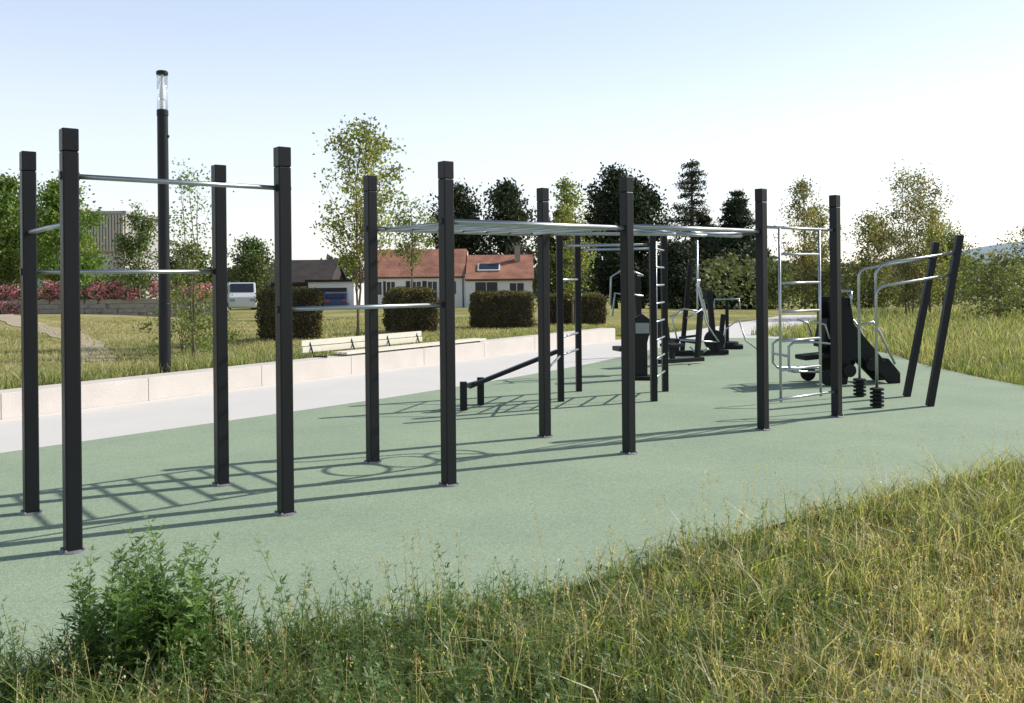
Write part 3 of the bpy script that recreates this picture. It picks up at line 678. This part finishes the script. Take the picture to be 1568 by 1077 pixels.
# ---------------------------------------------------------------- grass
def blades(P, h, w, col, bend):
    n = len(P); an = rng.uniform(0, 2 * math.pi, n); fa = rng.uniform(0, 2 * math.pi, n)
    bd = np.stack([np.cos(an), np.sin(an), np.zeros(n)], 1) * (bend * h)[:, None]; s = np.stack([np.cos(fa), np.sin(fa), np.zeros(n)], 1) * w[:, None] / 2
    up = np.zeros((n, 3)); up[:, 2] = h
    m1 = P + up * .5 + bd * .22; tp = P + up * (1 - .25 * bend[:, None]) + bd
    V = np.stack([P - s, P + s, m1 - s * .85, m1 + s * .85, tp], 1).reshape(-1, 3)
    o = (np.arange(n) * 5)[:, None]; F = np.concatenate([o + [0, 1, 3], o + [0, 3, 2], o + [2, 3, 4]], 1).reshape(-1, 3)
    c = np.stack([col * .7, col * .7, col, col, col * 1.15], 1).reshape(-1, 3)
    return V, F, c
def merge(parts):
    Vs = []; Fs = []; Cs = []; o = 0
    for V, F, c in parts: Vs.append(V); Fs.append(F + o); Cs.append(c); o += len(V)
    return np.concatenate(Vs), np.concatenate(Fs), np.concatenate(Cs)
GRN = np.array([.125, .185, .05]); LGN = np.array([.29, .32, .11]); STR = np.array([.62, .54, .34]); BRN = np.array([.38, .27, .16])
def near_dry(x, y):
    return np.clip(.30 + .75 * (vnoise(x, y, .5, 2) - .5) + .6 * sstep(.9, 2.0, x - .35 * (y - 3.6)) * (1 - sstep(4.3, 5.6, y)) + .12 * sstep(-.5, 1.5, x), .04, .97)
def near_pts(n, x0, x1, ymin, pad=.0):
    x = rng.uniform(x0, x1, n * 2); y = rng.uniform(ymin, 10.5, n * 2); e = np.interp(x, ex, ey) + pad + .14 * (vnoise(x, y, .12, 5) - .5) + .18 * (vnoise(x, x * 0, .45, 8) - .5)
    k = y < e; x = x[k][:n]; y = y[k][:n]; return x, y
parts = []
x, y = near_pts(150000, -3.4, 8.2, 2.7)
k = rng.random(len(x)) < np.clip(1.25 - (y - 3.5) * .11 - np.maximum(0, x - 4) * .06, .35, 1); x, y = x[k], y[k]; n = len(x)
dry = near_dry(x, y); u = rng.random(n)
c = np.where((u < dry * .8)[:, None], np.where((rng.random(n) < .35)[:, None], BRN, STR), np.where((rng.random(n) < .45)[:, None], LGN, GRN)) * (.6 + .75 * rng.random((n, 1)))
edge = np.interp(x, ex, ey) - y
clump = vnoise(x, y, .2, 7); big = vnoise(x, y, .7, 9)
h = (.06 + .20 * rng.random(n) ** 1.5) * (.30 + 1.15 * clump ** 1.3) * (.6 + .8 * big) * (1 - .4 * dry); h = h * (.85 + .15 * sstep(0, .25, edge)) + .02
P = np.stack([x, y, gz(x, y)], 1)
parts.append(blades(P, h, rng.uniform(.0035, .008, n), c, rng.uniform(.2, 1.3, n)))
x, y = near_pts(13000, -3.4, 8.2, 2.7, -.02); cx = np.round(x / .21) * .21 + .06 * np.sin(y * 9); cy = np.round(y / .21) * .21
x = cx + rng.normal(0, .022, len(x)) + .07 * np.sin(cy * 31); y = cy + rng.normal(0, .022, len(x)) + .07 * np.sin(cx * 27)
k = vnoise(x, y, .6, 21) > .38; x = x[k]; y = y[k]; n = len(x)
c = np.where((rng.random(n) < .3)[:, None], STR * .9, LGN) * (.7 + .5 * rng.random((n, 1)))
parts.append(blades(np.stack([x, y, gz(x, y)], 1), rng.uniform(.16, .40, n) * (.6 + .65 * vnoise(x, y, .9, 4)), rng.uniform(.005, .010, n), c, rng.uniform(.4, 1.2, n)))
x, y = near_pts(1700, -3.2, 8, 2.8, .03); n = len(x); hh = rng.uniform(.22, .46, n) * (.6 + .6 * vnoise(x, y, .7, 12))
bx0 = np.array([1.02, 1.10, 1.25, 1.42, .86, 1.6, 1.75, 1.9, 2.6, 3.4, 4.3, 1.15, 1.5, .2, 2.2]); by0 = np.interp(bx0, ex, ey) - rng.uniform(.02, .15, len(bx0))
x = np.concatenate([x, bx0]); y = np.concatenate([y, by0]); hh = np.concatenate([hh, rng.uniform(.40, .60, len(bx0))]); n = len(x)
lean = rng.normal(0, .14, (n, 2)) * hh[:, None]
top = np.stack([x + lean[:, 0], y + lean[:, 1], hh + gz(x, y)], 1); base = np.stack([x, y, gz(x, y)], 1)
sv = np.array([[.0013, 0, 0]]); V = np.stack([base - sv, base + sv, top + sv * .7, top - sv * .7], 1).reshape(-1, 3); q4 = np.arange(n * 4).reshape(n, 4)
parts.append((V, np.concatenate([q4[:, [0, 1, 2]], q4[:, [0, 2, 3]]]), np.repeat(STR * (.7 + .5 * rng.random((n, 1))), 4, 0)))
K = 14; t = rng.uniform(-.02, .20, (n, K)); sprd = .004 + .010 * rng.random((n, 1, 1))
hd = top[:, None, :] + (base - top)[:, None, :] * t[..., None] * .9 + rng.normal(0, 1, (n, K, 3)) * sprd; hd = hd.reshape(-1, 3)
a = (top - base) / hh[:, None]; a = np.repeat(a, K, 0) + rng.normal(0, .45, (n * K, 3)); a /= np.linalg.norm(a, axis=1, keepdims=True); s = np.cross(a, unit(n * K)); s /= np.linalg.norm(s, axis=1, keepdims=True)
V, F = quads_from(hd, a, s, rng.uniform(.009, .018, n * K), .005)
parts.append((V, np.concatenate([F[:, [0, 1, 2]], F[:, [0, 2, 3]]]), np.repeat(np.where((rng.random(n * K) < .5)[:, None], STR, BRN), 4, 0)))
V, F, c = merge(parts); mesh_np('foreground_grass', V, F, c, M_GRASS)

def weeds(name, spec, col, L0=.06, W0=.3):
    out = []
    for (x, y, h, nl) in spec:
        z = float(gz(x, y)); ld = rng.normal(0, .15, 2) * h; t = np.linspace(.08, 1, nl); ph = np.arange(nl) * 2.4 + rng.uniform(0, 6)
        p = np.stack([x + ld[0] * t ** 2, y + ld[1] * t ** 2, z + h * t], 1)
        el_ = rng.uniform(.1, .8, nl); a = np.stack([np.cos(ph) * np.cos(el_), np.sin(ph) * np.cos(el_), np.sin(el_)], 1)
        s = np.stack([-np.sin(ph), np.cos(ph), rng.normal(0, .3, nl)], 1)
        Lf = L0 * (1.15 - .75 * t) * rng.uniform(.7, 1.2, nl) * (.6 + h)
        tn = rng.uniform(.65, 1.3)
        for off, sc in ((0, 1), (.9, .6), (-.9, .6)):
            ca, sa = math.cos(off), math.sin(off); a2 = a * ca + s * sa; s2 = s * ca - a * sa
            V, F = quads_from(p + a * Lf[:, None] * .25 + a2 * (Lf * sc / 2)[:, None], a2, s2, Lf * sc, Lf * sc * W0)
            cc = col * tn * rng.uniform(.7, 1.3, (nl, 1)); out.append((V, np.concatenate([F[:, [0, 1, 2]], F[:, [0, 2, 3]]]), np.repeat(cc, 4, 0)))
        b_ = np.array([x, y, z]); tt = p[-1]; m_ = p[nl // 2]; sv = np.array([.002, 0, 0])
        V = np.stack([b_ - sv, b_ + sv, m_ + sv * .8, m_ - sv * .8, m_ - sv * .8, m_ + sv * .8, tt + sv * .4, tt - sv * .4]); out.append((V, np.array([[0, 1, 2], [0, 2, 3], [4, 5, 6], [4, 6, 7]]), np.tile(col * .9, (8, 1))))
    V, F, c = merge(out); mesh_np(name, V, F, c, M_LEAF)
sp = []
for k in range(75):
    a = rng.uniform(0, 6.28); r = .33 * math.sqrt(rng.random()); h = rng.uniform(.34, .64) * (1.1 - r * 1.1); sp.append((-1.52 + r * math.cos(a) * 1.1, 3.88 + r * math.sin(a) * .7, h, int(20 + 38 * h)))
weeds('mugwort_bush', sp, np.array([.145, .235, .065]), .078)
sp = []
for (x, y, h) in [(-.98, 4.05, .58), (-.94, 4.0, .42), (-1.04, 3.95, .40), (-.70, 4.1, .42), (-.28, 4.3, .50), (-.32, 4.25, .36), (-2.15, 3.6, .46), (-2.0, 3.7, .42), (-1.9, 3.5, .38), (-2.3, 3.65, .46), (-2.05, 3.45, .36), (-.55, 4.2, .34), (.05, 4.45, .32), (.6, 4.8, .28), (-1.2, 3.95, .40), (.25, 4.3, .28), (-2.5, 3.7, .4), (-.85, 3.9, .38), (-.45, 4.0, .34), (1.5, 5.7, .3), (2.2, 6.3, .28), (-2.2, 3.4, .42), (-1.15, 3.7, .36), (-.1, 4.1, .34), (-.65, 3.8, .36), (.4, 4.5, .3)]:
    sp.append((x, y, h, int(16 + 26 * h)))
    for q in range(2): sp.append((x + rng.normal(0, .06), y - abs(rng.normal(0, .08)), h * rng.uniform(.5, .8), int(14 + 20 * h)))
weeds('tall_weed_plant', sp, np.array([.15, .23, .08]), .058)
sp = []
x, y = near_pts(9500, -2.7, 8, 2.9, -.0)
k = (x < 1.6); x = x[k]; y = y[k]
for q in range(len(x)):
    if len(sp) < 1300 and rng.random() < .95 - .45 * max(0, x[q] + .2): sp.append((x[q], y[q], rng.uniform(.14, .33) * (1 if x[q] < .2 else .75), 13))
x, y = near_pts(500, 1.2, 5.5, 3.0, -.05)
for q in range(len(x)): sp.append((x[q], y[q], rng.uniform(.08, .22), 10))
weeds('leafy_ground_weeds', sp, np.array([.15, .225, .09]), .055)
x, y = near_pts(2200, -2.5, 7, 2.9, -.05); n = len(x); C = np.stack([x, y, gz(x, y) + rng.uniform(.08, .28, n)], 1); C = np.repeat(C, 3, 0) + rng.normal(0, .004, (n * 3, 3))
V, F = leaf_cloud(C, rng.uniform(.006, .013, n * 3), .008); fc = np.array([[.75, .66, .18], [.72, .66, .28], [.8, .78, .66], [.55, .35, .55]])[rng.choice(4, n, p=[.45, .3, .2, .05])]
mesh_np('wild_flowers', V, F, np.repeat(np.repeat(fc, 3, 0), 4, 0), M_LEAF)

bxy = [(10.4, 8.2), (11.5, 8.7), (13.2, 7.5), (17, 7.6), (19.5, 8.05), (22.3, 8.15), (24.6, 7.7), (26.5, 6.8), (30, 9.3), (40, 14), (60, 16)]
by_ = np.array([p[0] for p in bxy]); bx_ = np.array([p[1] for p in bxy])
n = 75000; y = 10.2 + 34 * rng.random(n) ** 1.5; x = np.interp(y, by_, bx_) + .05 + 22 * rng.random(n) ** 1.4
cl = vnoise(x, y, .6, 3); bg = vnoise(x, y, 3, 4); c = np.where((rng.random(n) < .12 + .4 * bg)[:, None], STR * .8, np.where((rng.random(n) < .45)[:, None], LGN, GRN)) * (.65 + .6 * rng.random((n, 1)))
h = (.10 + .38 * rng.random(n)) * (.3 + 1.0 * cl) * (.55 + .7 * bg); wd = rng.uniform(.006, .012, n) * (.6 + y / 22)
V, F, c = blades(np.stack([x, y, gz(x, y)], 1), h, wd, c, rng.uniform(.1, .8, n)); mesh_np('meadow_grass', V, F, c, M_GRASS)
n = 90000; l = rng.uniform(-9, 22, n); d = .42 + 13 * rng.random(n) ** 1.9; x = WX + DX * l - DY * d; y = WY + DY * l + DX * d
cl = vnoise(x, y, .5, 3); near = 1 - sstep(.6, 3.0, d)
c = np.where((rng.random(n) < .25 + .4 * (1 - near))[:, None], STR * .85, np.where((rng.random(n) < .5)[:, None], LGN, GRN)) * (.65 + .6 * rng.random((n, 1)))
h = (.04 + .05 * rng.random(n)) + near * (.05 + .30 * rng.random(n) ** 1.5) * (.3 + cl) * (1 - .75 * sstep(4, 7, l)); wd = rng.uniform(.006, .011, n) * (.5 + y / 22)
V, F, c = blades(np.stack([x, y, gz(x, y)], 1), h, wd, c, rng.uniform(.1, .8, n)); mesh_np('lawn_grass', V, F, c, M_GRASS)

# ---------------------------------------------------------------- light, sky, camera
el_ = math.radians(35); S = Vector((.911 * math.cos(el_), .412 * math.cos(el_), math.sin(el_)))
sun = bpy.data.lights.new('sun', 'SUN'); sun.energy = 5.0; sun.angle = math.radians(.5); sun.color = (1, .96, .88)
so = bpy.data.objects.new('sun', sun); so.rotation_euler = S.to_track_quat('Z', 'Y').to_euler(); so.location = (10, 5, 20); COL.objects.link(so)
wd_ = bpy.data.worlds.new('World'); scene.world = wd_; wd_.use_nodes = True; t = wd_.node_tree; t.nodes.clear()
o = t.nodes.new('ShaderNodeOutputWorld'); bg = t.nodes.new('ShaderNodeBackground'); sk = t.nodes.new('ShaderNodeTexSky')
sk.sky_type = 'NISHITA'; sk.sun_disc = False; sk.sun_elevation = el_; sk.sun_rotation = math.atan2(S.x, S.y); sk.air_density = 1.0; sk.dust_density = 1.0; sk.ozone_density = 1.0
# summer haze: bright band of scattered light low in the sky, thinning toward the zenith
tc = t.nodes.new('ShaderNodeTexCoord'); sx = t.nodes.new('ShaderNodeSeparateXYZ'); t.links.new(tc.outputs['Generated'], sx.inputs[0])
rp = t.nodes.new('ShaderNodeValToRGB'); e = rp.color_ramp.elements; rp.color_ramp.interpolation = 'EASE'
e[0].position = 0.0; e[0].color = (.94, .94, .95, 1); e[1].position = .55; e[1].color = (.04, .06, .10, 1)
m_ = e.new(.12); m_.color = (.84, .87, .93, 1); m_ = e.new(.30); m_.color = (.60, .68, .82, 1)
t.links.new(sx.outputs['Z'], rp.inputs[0])
sc = t.nodes.new('ShaderNodeVectorMath'); sc.operation = 'SCALE'; sc.inputs[3].default_value = 5.6; t.links.new(rp.outputs[0], sc.inputs[0])
s2 = t.nodes.new('ShaderNodeVectorMath'); s2.operation = 'SCALE'; s2.inputs[3].default_value = .55; t.links.new(sk.outputs[0], s2.inputs[0])
ad = t.nodes.new('ShaderNodeVectorMath'); ad.operation = 'ADD'; t.links.new(sc.outputs[0], ad.inputs[0]); t.links.new(s2.outputs[0], ad.inputs[1])
bg.inputs[1].default_value = .14; t.links.new(ad.outputs[0], bg.inputs[0]); t.links.new(bg.outputs[0], o.inputs[0])
cam = bpy.data.cameras.new('camera'); cam.sensor_width = 36; cam.lens = 36 * 1417 / 1572; cam.shift_y = -109.5 / 1572; cam.clip_end = 5000; cam.clip_start = .05
co = bpy.data.objects.new('camera', cam); co.location = (0, 0, 1.65); co.rotation_euler = (math.pi / 2, .010, 0); COL.objects.link(co); scene.camera = co
